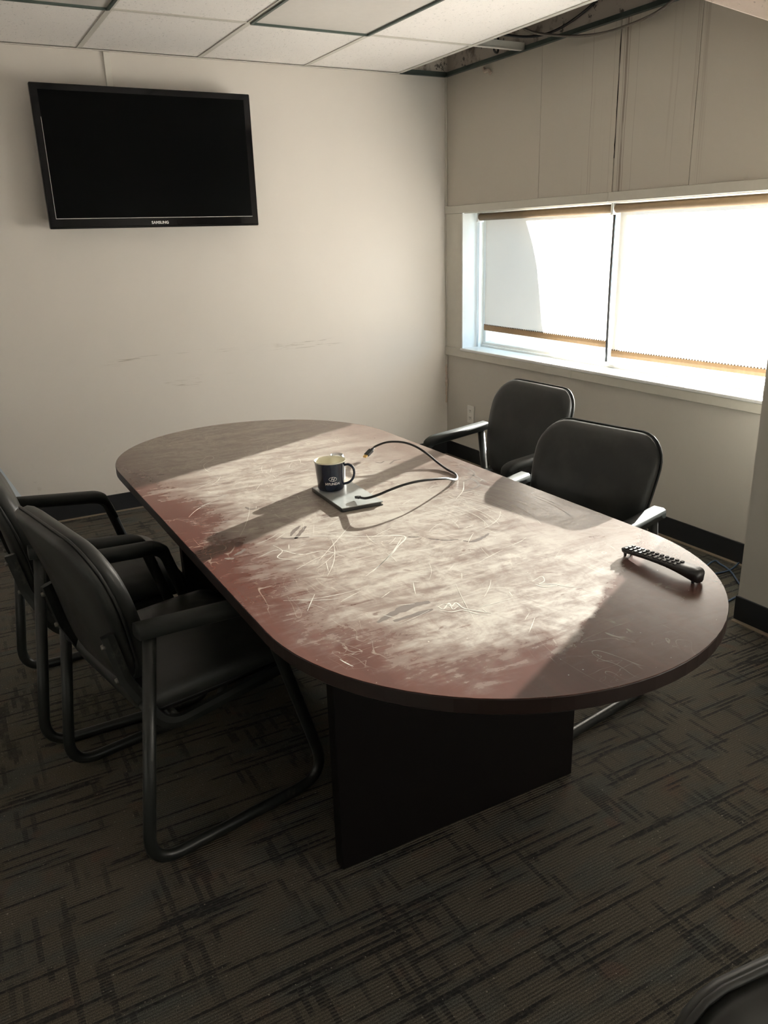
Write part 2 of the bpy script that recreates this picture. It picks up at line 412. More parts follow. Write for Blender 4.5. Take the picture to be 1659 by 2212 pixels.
# ------------------------------------------------------------------ the room shell
H = 2.3916; XL = -4.3; YB = -6.4; T = 0.6096; X0 = -2.17; D1 = 0.771
fl = bmesh.new()
box(fl, XL - 0.1, 0.25, YB - 0.1, 0.1, -0.15, 0.0)
floor = struct('floor', fl, 'carpet', label='dark olive brown ribbed carpet with black dashes')
struct('wall_back', B(XL, 0.25, 0.0, 0.12, 0, 2.9), 'wall', label='cream painted back wall')
struct('wall_left', B(XL - 0.12, XL, YB, 0.12, 0, 2.9), 'wall_white')
struct('wall_rear', B(XL, 0.25, YB - 0.12, YB, 0, 2.9), 'wall_white')
bm = bmesh.new()
OY0, OY1, OZ0, OZ1 = -0.19, -2.79, 0.755, 1.600
box(bm, 0, 0.24, YB, 0.0, 0.0, 0.702)
box(bm, 0.012, 0.24, OY0, 0.0, 0.702, 1.64)
box(bm, 0.012, 0.24, -3.2, OY1, 0.702, 1.64)
box(bm, 0.012, 0.24, -3.2, 0.0, 1.64, 2.9)
box(bm, 0.0, 0.24, -4.95, -3.2, 0.702, 2.9); box(bm, 0.0, 0.24, YB, -4.95, 1.60, 2.9); box(bm, 0.0, 0.24, YB, -6.2, 0.702, 1.60)
wall_r = struct('wall_right', bm, 'wall_plain', label='grey beige window wall')
# vertical wall panels above the window, each with its own joint
edges = [0.0, -0.918, -1.486, -1.955, -2.80]
for i, (a, b) in enumerate(zip(edges[:-1], edges[1:])):
    g0 = 0.0 if i == 0 else 0.0014
    g1 = 0.0055 if abs(b + 1.486) < 0.01 else 0.0010
    pb = B(0.0, 0.013, b + g1, a - g0, 1.646, H + 0.004, bev=0.0012, seg=1)
    obj('panel', pb, 'panel', wall_r)
# the open split joint between two panels, ragged
bm = bmesh.new()
pts = [(0.004, -1.4832 + 0.004 * math.sin(k * 0.9) * random.uniform(0.3, 1), 1.80 + k * 0.0295) for k in range(20)]
tube(bm, pts, [0.0032 * random.uniform(0.5, 1.4) for _ in pts], 6); obj('open_joint', bm, 'crack', wall_r)
obj('upper_plaster', B(0.002, 0.013, -3.2, 0, H + 0.006, 2.9), 'plenum', wall_r)
struct('wall_plenum', B(-0.34, 0, -0.013, -0.001, H + 0.004, 2.9), 'plenum', label='stained wall above the ceiling gap')
# flake of loose plaster under the ceiling angle
bm = bmesh.new(); tube(bm, smooth_path([(-0.004, -0.40, 2.372), (-0.012, -0.425, 2.352), (-0.010, -0.455, 2.352), (-0.004, -0.47, 2.335)], 4), 0.011, 6); obj('loose_plaster', bm, 'peel', wall_r)

# pier beside the window
pier = struct('wall_pier', B(-0.486, 0.0, -4.4, -2.806, 0, 2.9), 'wall_plain', label='projecting wall pier right of the window')

# baseboards and the bare strip of floor under them
struct('baseboard_back', B(XL, -0.006, -0.007, 0.0, 0.003, 0.102, bev=0.002, seg=1), 'rubber')
struct('baseboard_right', B(-0.007, 0.0, -2.806, -0.001, 0.003, 0.102, bev=0.002, seg=1), 'rubber')
struct('baseboard_pier', B(-0.493, -0.486, -4.4, -2.80, 0.003, 0.102, bev=0.002, seg=1), 'rubber')
struct('trim_1', B(XL, -0.02, -0.026, -0.0, 0.0, 0.004), 'strip')
struct('trim_2', B(-0.026, 0.0, -2.806, -0.0, 0.0, 0.004), 'strip')
struct('trim_3', B(-0.512, -0.486, -4.4, -2.806, 0.0, 0.004), 'strip')

# window trims: header board (two lengths), sill apron (two lengths), left casing
hd = struct('trim_4', B(-0.016, 0.0, -1.4725, -0.002, 1.600, 1.645, bev=0.002, seg=1), 'trim', label='window header board')
struct('trim_5', B(-0.016, 0.0, -2.80, -1.4745, 1.600, 1.645, bev=0.002, seg=1), 'trim', label='window header board')
struct('trim_6', B(-0.018, 0.0, -1.268, -0.002, 0.700, 0.757, bev=0.003, seg=1), 'trim', label='apron board under the window sill')
struct('trim_7', B(-0.018, 0.0, -2.80, -1.270, 0.700, 0.757, bev=0.003, seg=1), 'trim', label='apron board under the window sill')
struct('trim_8', B(-0.008, 0.012, OY0 - 0.003, -0.004, 0.757, 1.600, bev=0.002, seg=1), 'trim', label='flat casing left of the window')
bm = bmesh.new(); tube(bm, [(-0.006, -0.006, 0.62), (-0.006, -0.006, 1.5), (-0.006, -0.006, H)], 0.007, 8); struct('trim_9', bm, 'trim', label='corner bead')

# window: reveal lining, sill, frame, mullion, two panes
win = bpy.data.objects.new('window_1', None); C.objects.link(win); win.location = (0, 0, 0)
win['kind'] = 'structure'; win['label'] = 'wide two light window behind roller blinds'
obj('jamb_lining', B(-0.010, 0.20, OY0 - 0.012, OY0, OZ0, OZ1), 'white_trim', win)
obj('jamb_lining', B(0.0, 0.20, OY1, OY1 + 0.012, OZ0, OZ1), 'white_trim', win)
obj('head_lining', B(0.0, 0.20, OY1, OY0, OZ1 - 0.004, OZ1 + 0.012), 'trim', win)
obj('corner_bead', B(-0.014, -0.008, OY0 - 0.016, OY0 - 0.006, OZ0, OZ1), 'white_trim', win)
bm = bmesh.new(); box(bm, -0.022, 0.17, OY1, OY0, 0.745, 0.762, bev=0.003, seg=1); obj('sill', bm, 'white_trim', win)
FX0, FX1 = 0.150, 0.205
fb = obj('bottom_rail', B(FX0, FX1, OY1, OY0 - 0.012, 0.762, 0.792, bev=0.003, seg=1), 'white_trim', win)
obj('bottom_rail_step', B(FX0 - 0.018, FX0, OY1, OY0 - 0.012, 0.762, 0.775, bev=0.002, seg=1), 'white_trim', win)
obj('top_rail', B(FX0, FX1, OY1, OY0 - 0.012, 1.56, 1.598, bev=0.003, seg=1), 'white_trim', win)
obj('side_rail', B(FX0, FX1, OY0 - 0.045, OY0 - 0.012, 0.792, 1.56, bev=0.003, seg=1), 'white_trim', win)
obj('side_rail', B(FX0, FX1, OY1 + 0.012, OY1 + 0.045, 0.792, 1.56, bev=0.003, seg=1), 'white_trim', win)
obj('mullion', B(0.125, FX1, -1.446, -1.398, 0.775, 1.56, bev=0.004, seg=1), 'white_trim', win)
obj('pane', B(0.180, 0.184, -1.40, OY0 - 0.04, 0.785, 1.565), 'glass', win)
obj('pane', B(0.180, 0.184, OY1 + 0.04, -1.444, 0.785, 1.565), 'glass', win)
bm = bmesh.new(); box(bm, 0.10, 0.118, -0.226, -0.219, 0.762, 1.57); obj('jamb_bead', bm, 'white_trim', win)

# unseen window beyond the pier, added with its blind drawn for fill light
w2 = bpy.data.objects.new('fill_window', None); C.objects.link(w2); w2['kind'] = 'structure'; w2['label'] = 'unseen window added beyond the pier for fill light, blind drawn'
obj('bottom_rail', B(0.150, 0.205, -6.2, -4.95, 0.702, 0.79), 'white_trim', w2); obj('top_rail', B(0.150, 0.205, -6.2, -4.95, 1.56, 1.60), 'white_trim', w2)
obj('mullion', B(0.150, 0.205, -5.60, -5.55, 0.79, 1.56), 'white_trim', w2); obj('pane', B(0.178, 0.182, -6.2, -4.95, 0.79, 1.56), 'glass', w2)
bm = bmesh.new(); bm.faces.new([bm.verts.new(v) for v in ((0.10, -6.2, 0.72), (0.10, -4.95, 0.72), (0.10, -4.95, 1.60), (0.10, -6.2, 1.60))]); obj('blind_cloth', bm, 'blind', w2)
# exterior: paving, and a sign panel on a post, added so its curved edge shades part of the left blind
struct('ground', B(0.24, 30, -18, 14, -0.6, -0.4), 'ground', label='pale paving outside')
D = 0.8
edge = [(-0.60, 1.72), (-0.65, 1.62), (-0.693, 1.531), (-0.755, 1.41), (-0.800, 1.291), (-0.830, 1.148), (-0.862, 0.969), (-0.885, 0.90), (-0.90, 0.78), (-0.90, 0.46)]
poly = [(y + 0.503 * D, z + 0.2585 * D) for y, z in edge]
poly = [(poly[0][0] + 0.6, poly[0][1] + 1.0), (poly[0][0] + 0.22, poly[0][1] + 0.5)] + poly
poly += [(2.75, poly[-1][1]), (2.75, poly[0][1])]
sg = thing('blocker_panel', 'grey sign panel added outside to cast a curved shade on the left blind', 'blocker', (0.11 + D, 2.6, -0.4))
bm = bmesh.new()
a = [bm.verts.new((0, y - 2.6, z + 0.4)) for y, z in poly]; b = [bm.verts.new((0.05, y + 0.025 - 2.6, z + 0.413)) for y, z in poly]
bm.faces.new(a); bm.faces.new(b[::-1])
for k in range(len(poly)):
    k2 = (k + 1) % len(poly); bm.faces.new((a[k], b[k], b[k2], a[k2]))
obj('panel', bm, 'concrete', sg)
bm = bmesh.new(); box(bm, 0.05, 0.17, -0.06, 0.06, 0, 3.2, bev=0.006, seg=1); obj('post', bm, 'angle', sg)

# ------------------------------------------------------------------ ceiling: grid, tiles, wall angles, lights
bm = bmesh.new()
xs = [X0 + k * T for k in range(-3, 4)]
ys = [-D1 - 2 * T * k for k in range(0, 5)]
TB = 0.012
for x in xs: box(bm, x - TB, x + TB, YB, 0, H, H + 0.004); box(bm, x - 0.002, x + 0.002, YB, 0, H + 0.004, H + 0.035)
for y in ys:
    for x in xs[:-1] + [XL]:
        x1 = x + T - TB if x != XL else xs[0] - TB
        box(bm, max(x + TB, XL), x1, y - TB, y + TB, H + 0.0005, H + 0.004)
ceil = struct('ceiling', bm, 'grid', label='suspended ceiling grid with missing tiles by the window')
bm = bmesh.new()
for y in ys[:2]:
    box(bm, xs[-1] + TB, -0.012, y - TB, y + TB, H + 0.0005, H + 0.004); box(bm, xs[-1], -0.004, y - 0.002, y + 0.002, H + 0.004, H + 0.04)
obj('cross_tee', bm, 'grid', ceil)
bm = bmesh.new(); box(bm, -0.34, -0.004, ys[0] + 0.014, ys[0] + 0.03, H + 0.010, H + 0.045); obj('hanger_channel', bm, 'angle', ceil)
bm = bmesh.new(); box(bm, -0.024, -0.001, -3.2, -0.001, H - 0.002, H + 0.001); box(bm, -0.004, -0.001, -3.2, -0.001, H - 0.002, H + 0.026)
obj('wall_angle', bm, 'angle', ceil)
bm = bmesh.new(); box(bm, -0.34, -0.0, -0.024, -0.001, H - 0.002, H + 0.001); box(bm, -0.34, 0, -0.016, -0.013, H - 0.002, H + 0.026)
obj('wall_angle', bm, 'angle', ceil)
bm = bmesh.new(); box(bm, XL, -0.34, -0.022, -0.001, H - 0.003, H - 0.0005); obj('wall_angle', bm, 'grid', ceil)
cols = [XL] + xs
lights_at = {(3, 1), (5, 1)}
rows = [0.0] + ys + [YB]
tile_me = {}
for i in range(len(cols) - 1):
    for j in range(len(rows) - 1):
        xa, xb, ya, yb = cols[i] + 0.0025, cols[i + 1] - 0.0025, rows[j + 1] + 0.0025, rows[j] - 0.0025
        w, d = round(xb - xa, 4), round(yb - ya, 4)
        if (i, j) in lights_at:
            if j == 1:
                lt = thing('ceiling_light', 'unlit recessed ceiling light, ' + ('upper left corner above the television' if i == 3 else 'the dark grey panel right of the television'),
                           'ceiling light', ((xa + xb) / 2, (ya + yb) / 2, H), 0, 'recessed lights in the ceiling')
            else:
                lt = thing('ceiling_light', 'unlit recessed ceiling light further back over the room', 'ceiling light', ((xa + xb) / 2, (ya + yb) / 2, H), 0, 'recessed lights in the ceiling')
            hw, hd_ = w / 2 - 0.006, d / 2 - 0.006
            bm = bmesh.new()
            for s in (-1, 1):
                box(bm, s * hw - 0.006, s * hw + 0.006, -hd_, hd_, -0.006, 0.022); box(bm, -hw, hw, s * hd_ - 0.006, s * hd_ + 0.006, -0.006, 0.022)
            obj('frame', bm, 'black_plastic' if False else 'angle', lt)
            obj('diffuser', B(-hw, hw, -hd_, hd_, 0.003, 0.012), 'diffuser', lt)
            obj('housing', B(-hw, hw, -hd_, hd_, 0.022, 0.10), 'grid', lt)
            continue
        key = (w, d)
        if key not in tile_me:
            o = obj('ceiling_tile', B(-w / 2, w / 2, -d / 2, d / 2, 0.0045, 0.019, bev=0.0015, seg=1), 'tile', ceil); tile_me[key] = o.data
        else:
            o = bpy.data.objects.new('ceiling_tile', tile_me[key]); C.objects.link(o); o.parent = ceil
        o.location = ((xa + xb) / 2, (ya + yb) / 2, H)
struct('deck', B(XL, 0.25, YB, 0.1, 2.9, 3.0), 'deck')
# a tile that has slipped out of the grid beside the pier
bm = bmesh.new(); box(bm, -0.0075, 0.0075, -0.38, 0.30, 0.0, 0.40, bev=0.002, seg=1)
st = obj('slipped_tile', bm, 'tile_pink'); tag(st, 'pinkish ceiling tile tipped on edge at the upper right corner', 'ceiling tile')
st.location = (-0.292, -2.363, 2.207); st.rotation_euler = (math.atan2(0.13, 0.292), 0, 0)
# cables over the open strip
def cable(name, pts, r, mat, label, group=None, n=8, parent=None):
    bm = bmesh.new(); tube(bm, smooth_path(pts, n), r, 8); o = obj(name, bm, mat, parent, True)
    return tag(o, label, 'cable', group)
cable('hanging_cable', [(-0.30, -1.05, 2.52), (-0.20, -1.02, 2.43), (-0.12, -1.18, 2.375), (-0.07, -1.38, 2.343), (-0.05, -1.58, 2.343), (-0.06, -1.78, 2.36), (-0.12, -1.95, 2.40), (-0.2, -2.05, 2.50)], 0.0065, 'grey_cable',
      'dusty grey cable drooping in front of the wall below the ceiling gap')
cable('loose_cable', [(-0.33, -0.74, 2.50), (-0.22, -0.80, 2.455), (-0.08, -0.92, 2.425), (-0.03, -1.10, 2.435), (-0.03, -1.35, 2.50), (-0.06, -1.6, 2.62)], 0.0065, 'cable',
      'black cable lying along the broken wall top in the ceiling gap')
cable('cable_loop', [(-0.14, -0.70, 2.55), (-0.145, -0.69, 2.43), (-0.12, -0.66, 2.405), (-0.07, -0.62, 2.41), (-0.05, -0.60, 2.46), (-0.05, -0.58, 2.56)], 0.006, 'cable',
      'small black cable loop hanging beside the cross tee')

# ------------------------------------------------------------------ roller blinds
def blind(y0, y1, z0a, z0b, xb, label):
    """y0 left end, y1 right end, z0a/z0b hem heights at those ends"""
    b = thing('roller_blind', label, 'blind', (xb, (y0 + y1) / 2, 1.572), 0, 'roller blinds in the window')
    oy = (y0 + y1) / 2; oz = 1.572
    bm = bmesh.new(); tube(bm, [(0, y0 - oy, 0), (0, y1 - oy, 0)], 0.0215, 20); obj('roller', bm, 'roller', b, True)
    for ye in (y0, y1):
        s = 1 if ye == y0 else -1
        obj('bracket', B(-0.026, 0.026, ye - oy + s * 0.001, ye - oy + s * 0.006, -0.030, 0.026, bev=0.002, seg=1), 'white_trim', b)
    fy0, fy1 = y0 - (0.03 if y0 > -1 else 0.008), y1 + 0.012
    bm = bmesh.new(); NX, NZ = 40, 16; grid = []
    for j in range(NZ + 1):
        row = []
        for i in range(NX + 1):
            u = i / NX; v = j / NZ; y = fy0 + (fy1 - fy0) * u; zb = z0a + (z0b - z0a) * u
            z = zb + (1.560 - zb) * v
            row.append(bm.verts.new((0.018 + 0.003 * math.sin(u * 9) * (1 - v) + 0.0015 * math.sin(u * 23 + v * 3), y - oy, z - oz)))
        grid.append(row)
    for j in range(NZ):
        for i in range(NX): bm.faces.new((grid[j][i], grid[j][i + 1], grid[j + 1][i + 1], grid[j + 1][i]))
    obj('cloth', bm, 'blind', b, True)
    bm = bmesh.new(); tube(bm, [(0.017, fy0 - oy, z0a - 0.006 - oz), (0.017, fy1 - oy, z0b - 0.006 - oz)], 1.0, prof=[(0.005, 0.017), (-0.005, 0.017), (-0.007, 0), (-0.005, -0.017), (0.005, -0.017), (0.007, 0)])
    hb = obj('hem_bar', bm, 'hem', b)
    bm = bmesh.new(); n = int(abs(fy1 - fy0) / 0.017)
    for k in range(n):
        u = (k + 0.5) / n; y = fy0 + (fy1 - fy0) * u - oy; z = z0a + (z0b - z0a) * u - oz
        box(bm, 0.0085, 0.0105, y - 0.0042, y + 0.0042, z + 0.010, z + 0.017)
    tag(obj('stitching', bm, 'stitch', hb), kind='stuff')
    return b
bl = blind(-0.262, -1.424, 0.900, 0.894, 0.085, 'left roller blind, partly in blue grey shade, hanging short of the sill')
br = blind(-1.440, -2.74, 0.852, 0.866, 0.085, 'right roller blind, glowing white in the sun and cut by the pier')
bm = bmesh.new(); tube(bm, smooth_path([(-0.002, 0.0, 0.0), (-0.004, 0.001, -0.35), (-0.003, -0.002, -0.75)], 6), 0.0065, 8)
ch = obj('pull_chain', bm, 'cable', bl, True); ch.location = (0.0, -1.415 + (0.262 + 1.424) / 2 - 0.012, -0.02)

# ------------------------------------------------------------------ television and raceway
tv = thing('television', 'large black flat television mounted on the cream wall', 'television', (-1.893, -0.115, 1.882))
tw, th_ = 0.552, 0.331
bm = B(-tw, tw, -0.012, 0.022, -th_, th_, bev=0.006, seg=3); obj('bezel', bm, 'gloss', tv)
obj('back_housing', B(-tw + 0.05, tw - 0.05, 0.022, 0.062, -th_ + 0.04, th_ - 0.04, bev=0.012, seg=2), 'black_plastic', tv)
obj('screen', B(-tw + 0.036, tw - 0.036, -0.0135, -0.010, -th_ + 0.050, th_ - 0.030), 'screen', tv)
bm = bmesh.new(); box(bm, -tw + 0.034, tw - 0.034, -0.0138, -0.0118, -th_ + 0.0475, -th_ + 0.050); box(bm, -tw + 0.034, -tw + 0.0355, -0.0138, -0.0118, -th_ + 0.05, th_ - 0.15)
obj('screen_edge', bm, 'diffuser', tv)
obj('wall_bracket', B(-0.20, 0.20, 0.062, 0.113, -0.12, 0.14, bev=0.004, seg=1), 'black_plastic', tv)
lg = text_bm('SAMSUNG', 0.0195, lambda u, v: (u + 0.0, -0.0142, -th_ + 0.0235 + v), 1.02, bold=0.0006)
obj('brand_lettering', lg, 'print_white', tv)
obj('power_light', B(0.095, 0.118, -0.0155, -0.0118, -th_ + 0.012, -th_ + 0.034, bev=0.003, seg=2), 'gloss', tv)
obj('bezel_lip', B(-tw + 0.004, tw - 0.004, -0.019, -0.012, -th_ + 0.001, -th_ + 0.010, bev=0.003, seg=2), 'gloss', tv)
rw = B(-2.056, -2.024, -0.014, -0.001, 2.06, H - 0.004, bev=0.002, seg=1)
tag(obj('cable_raceway', rw, 'raceway'), 'thin white vertical cable cover between television and ceiling', 'cable cover')

# ------------------------------------------------------------------ outlet, peeled corner, leaning board
ol = thing('wall_outlet', 'white double power outlet low on the window wall by the corner', 'outlet', (0, -0.292, 0.331))
obj('cover_plate', B(-0.007, 0.0, -0.0365, 0.0365, -0.060, 0.060, bev=0.003, seg=2), 'outlet', ol)
for s in (-1, 1):
    f = obj('socket', B(-0.009, -0.006, -0.016, 0.016, s * 0.0235 - 0.013, s * 0.0235 + 0.013, bev=0.002, seg=1), 'outlet', ol)
    bm = bmesh.new()
    for q in (-1, 1): box(bm, -0.0098, -0.0088, q * 0.0065 - 0.0014, q * 0.0065 + 0.0014, s * 0.0235 - 0.001, s * 0.0235 + 0.008)
    box(bm, -0.0098, -0.0088, -0.0025, 0.0025, s * 0.0235 - 0.009, s * 0.0235 - 0.005); obj('slot', bm, 'slot', f)
bm = bmesh.new()
pts = [(-0.010 + random.uniform(-0.003, 0.003), -0.008, 0.37 + 0.0155 * k) for k in range(18)]
tube(bm, pts, [0.004 + 0.006 * random.random() * (1.2 if 4 < k < 15 else 0.7) for k in range(18)], 6)
obj('peeled_paint', bm, 'peel', bpy.data.objects['trim_9'])
bm = bmesh.new()
q = [(-2.70, -0.165, 0.004), (-3.35, -0.165, 0.004), (-3.35, -0.020, 0.62), (-2.985, -0.020, 0.62)]
nn = (Vector(q[1]) - Vector(q[0])).cross(Vector(q[3]) - Vector(q[0])).normalized() * 0.012
a = [bm.verts.new(v) for v in q]; b = [bm.verts.new(Vector(v) + (nn if nn.y < 0 else -nn)) for v in q]
bm.faces.new(a); bm.faces.new(b[::-1])
for k in range(4): bm.faces.new((a[k], a[(k + 1) % 4], b[(k + 1) % 4], b[k]))
tag(obj('leaning_board', bm, 'board'), 'pale blue board leaning on the back wall at the left edge', 'board')

# ------------------------------------------------------------------ conference table
TX, TY, TZ, TR, TL = -2.046, -2.559, 0.72, 0.528, 1.234
tb = thing('conference_table', 'large dusty oval conference table with dark panel legs', 'table', (TX, TY, 0))
def race(r, half, n=40):
    s = half - r
    return [(r * math.cos(PI * k / n), s + r * math.sin(PI * k / n)) for k in range(n + 1)] + [(-r * math.cos(PI * k / n), -s - r * math.sin(PI * k / n)) for k in range(n + 1)]
bm = bmesh.new()
rings = []
for ins, z in ((0.004, TZ - 0.034), (0.0, TZ - 0.030), (0.0, TZ - 0.003), (0.0015, TZ - 0.0008)):
    rings.append([bm.verts.new((x, y, z)) for x, y in race(TR - ins, TL - ins)])
n = len(rings[0])
for a, b in zip(rings[:-1], rings[1:]):
    for k in range(n): bm.faces.new((a[k], a[(k + 1) % n], b[(k + 1) % n], b[k]))
bm.faces.new(rings[0][::-1])
obj('edge_band', bm, 'edge', tb)
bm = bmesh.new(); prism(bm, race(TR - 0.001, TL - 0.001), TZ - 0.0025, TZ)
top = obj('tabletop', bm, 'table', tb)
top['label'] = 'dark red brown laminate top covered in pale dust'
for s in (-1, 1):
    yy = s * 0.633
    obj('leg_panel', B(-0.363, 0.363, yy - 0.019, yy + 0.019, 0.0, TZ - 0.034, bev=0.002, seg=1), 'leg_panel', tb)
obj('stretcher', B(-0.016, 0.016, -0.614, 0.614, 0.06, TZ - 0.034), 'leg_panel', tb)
# chalky scribbles and wiped smears, thin deposits on the top
def ribbon(bm, pts, w, z):
    pts = pts if len(pts) > 1 else pts * 2
    P = smooth_path([(x - TX, y - TY, 0) for x, y in pts], 5); N = len(P); prev = None
    for i in range(N):
        tg = (P[min(i + 1, N - 1)] - P[max(0, i - 1)]).normalized(); nv = Vector((-tg.y, tg.x, 0))
        ww = w * (0.35 + 0.65 * math.sin(PI * (i + 0.5) / N)) * random.uniform(0.6, 1.2)
        a = bm.verts.new((P[i].x + nv.x * ww, P[i].y + nv.y * ww, z)); b = bm.verts.new((P[i].x - nv.x * ww, P[i].y - nv.y * ww, z))
        if prev: bm.faces.new((prev[0], prev[1], b, a))
        prev = (a, b)
def pix(u, v, z=TZ):
    """photo pixel to a point of the horizontal plane z (used only to lay marks on the table and cables on the floor)"""
    R = cam.rotation_euler.to_matrix(); d = R @ Vector(((u - 829.5) / 1732.2, -(v - 1106) / 1732.2, -1.0))
    k = (z - cam.location.z) / d.z; p = cam.location + d * k; return (p.x, p.y)
bm = bmesh.new()
for w, px in ((0.0016, [(945, 1312), (960, 1304), (975, 1310), (985, 1302), (1000, 1313), (1020, 1318), (1045, 1322), (1062, 1325)]),
              (0.0016, [(950, 1318), (975, 1322), (1000, 1318), (1030, 1326), (1055, 1328)]),
              (0.0018, [(946, 1310), (958, 1316), (970, 1303), (978, 1316), (990, 1309)]),
              (0.0014, [(1150, 1256), (1170, 1245), (1176, 1255), (1165, 1262), (1195, 1262), (1230, 1268), (1262, 1266)]),
              (0.0014, [(1155, 1262), (1175, 1268), (1200, 1266)]),
              (0.0020, [(612, 1160), (700, 1158), (790, 1159), (873, 1158), (860, 1180), (838, 1205), (805, 1235)]),
              (0.0014, [(868, 1162), (850, 1190), (826, 1216), (790, 1245)]),
              (0.0012, [(430, 1000), (450, 985), (462, 990), (440, 1005), (452, 1020), (470, 1015)]),
              (0.0012, [(556, 1205), (600, 1188), (650, 1198), (700, 1190), (745, 1203)]),
              (0.0012, [(590, 1178), (610, 1190), (600, 1205), (640, 1210)]),
              (0.0012, [(1002, 1040), (1000, 1060), (985, 1078)]),
              (0.0012, [(690, 1210), (730, 1165), (760, 1130)]), (0.0010, [(640, 1230), (700, 1200), (790, 1180)])):
    ribbon(bm, [pix(u, v) for u, v in px], w, TZ + 0.0003)
for k in range(230):
    x = random.gauss(-0.10, 0.24); y = random.gauss(-0.05, 0.50)
    if abs(x) > 0.45 or y > 0.75 or y < -1.0: continue
    L_ = random.uniform(0.015, 0.10) * (1 + (random.random() < 0.12) * 1.6); an = random.gauss(0.5, 0.8); cv = random.uniform(-3.0, 3.0)
    pts = []
    for i in range(5):
        uu = (i / 4 - 0.5) * L_; aa = an + cv * uu; pts.append((TX + x + uu * math.cos(aa), TY + y + uu * math.sin(aa)))
    ribbon(bm, pts, random.uniform(0.0004, 0.0011), TZ + 0.0003)
for k in range(34):                                         # swept arcs of a dry wipe
    r_ = 0.16 + 0.011 * k + random.uniform(-0.004, 0.004); a0 = random.uniform(-0.5, 0.2); a1 = a0 + random.uniform(0.3, 0.9)
    ribbon(bm, [(TX - 0.02 + r_ * math.cos(a0 + (a1 - a0) * i / 6), TY - 0.34 + r_ * 1.05 * math.sin(a0 + (a1 - a0) * i / 6)) for i in range(7)
                if abs(-0.02 + r_ * math.cos(a0 + (a1 - a0) * i / 6)) < 0.49] or [(TX, TY), (TX + 0.01, TY)], random.uniform(0.0004, 0.0009), TZ + 0.0003)
tag(obj('chalky_scratches', bm, 'mark', top), 'pale scratched marks in the dust', kind='stuff')
bm = bmesh.new()
for w, px in ((0.012, [(815, 1345), (850, 1325), (890, 1308), (928, 1300)]), (0.008, [(850, 1342), (890, 1330), (935, 1316)]),
              (0.007, [(628, 1158), (634, 1148), (648, 1136)]), (0.007, [(638, 1164), (648, 1152), (660, 1137)]), (0.005, [(606, 1163), (630, 1163), (668, 1160)]),
              (0.006, [(505, 1200), (520, 1193), (530, 1186)]), (0.006, [(485, 1206), (498, 1207), (506, 1206)]),
              (0.006, [(1000, 1168), (1020, 1170), (1045, 1160), (1056, 1152)]), (0.004, [(925, 1163), (945, 1166), (970, 1167), (990, 1165)]),
              (0.005, [(1000, 1040), (1020, 1035), (1035, 1048), (1015, 1058), (1000, 1062)]), (0.005, [(1010, 1022), (1030, 1030), (1050, 1042)]),
              (0.005, [(985, 1010), (1010, 1012), (1025, 1022), (1015, 1034)]), (0.006, [(530, 1095), (540, 1100), (556, 1098)]),
              (0.004, [(880, 1160), (905, 1160)]), (0.005, [(810, 998), (822, 1000), (830, 996)]), (0.005, [(842, 1002), (852, 995), (866, 992)])):
    ribbon(bm, [pix(u, v) for u, v in px], w, TZ + 0.00015)
tag(obj('wiped_smears', bm, 'smear', top), 'dark finger smears wiped through the dust', kind='stuff')

# ------------------------------------------------------------------ chairs
def outline(w_top, w_bot, h, r_top, r_bot, n=7):
    """closed outline in (a, b): a across, b from 0 (bottom) to h"""
    pts = []
    def arc(cx, cy, r, a0, a1):
        for k in range(n + 1):
            t = a0 + (a1 - a0) * k / n; pts.append((cx + r * math.cos(t), cy + r * math.sin(t)))
    arc(w_bot / 2 - r_bot, r_bot, r_bot, -PI / 2, 0); m1 = len(pts)
    for k in range(1, 5): u = k / 5; pts.append((w_bot / 2 + (w_top - w_bot) / 2 * math.sin(u * PI / 2), r_bot + (h - r_top - r_bot) * u))
    arc(w_top / 2 - r_top, h - r_top, r_top, 0, PI / 2)
    top_y = h
    arc(-w_top / 2 + r_top, h - r_top, r_top, PI / 2, PI)
    for k in range(4, 0, -1): u = k / 5; pts.append((-(w_bot / 2 + (w_top - w_bot) / 2 * math.sin(u * PI / 2)), r_bot + (h - r_top - r_bot) * u))
    arc(-w_bot / 2 + r_bot, r_bot, r_bot, PI, 1.5 * PI)
    return pts
def cushion(bm, out, rings, fn):
    """rings: (inset, depth); the last ring is closed with rings shrinking to the middle"""
    cx = sum(p[0] for p in out) / len(out); cy = (min(p[1] for p in out) + max(p[1] for p in out)) / 2
    wx = max(abs(p[0] - cx) for p in out); wy = max(abs(p[1] - cy) for p in out)
    R = []
    for ins, d in rings:
        sx, sy = (wx - ins) / wx, (wy - ins) / wy
        R.append([bm.verts.new(fn(cx + (a - cx) * sx, cy + (b - cy) * sy, d)) for a, b in out])
    n = len(out)
    for A, Bq in zip(R[:-1], R[1:]):
        for k in range(n): bm.faces.new((A[k], A[(k + 1) % n], Bq[(k + 1) % n], Bq[k]))
    for A, d in ((R[0], rings[0][1]), (R[-1], rings[-1][1])):
        c = bm.verts.new(fn(cx, cy, d))
        for k in range(n): bm.faces.new((A[k], A[(k + 1) % n], c))
    return bm
BW = 0.475; BZ0 = 0.443; BH = 0.415
def back_fn(a, b, d):
    # recline, lumbar bulge and wrap of the back; local x forward
    u = b / BH
    x = -0.185 - 0.105 * u - 0.018 * math.sin(u * PI) * -1.0 + 0.20 * a * a
    return (x + d, a, BZ0 + b - 0.10 * d)
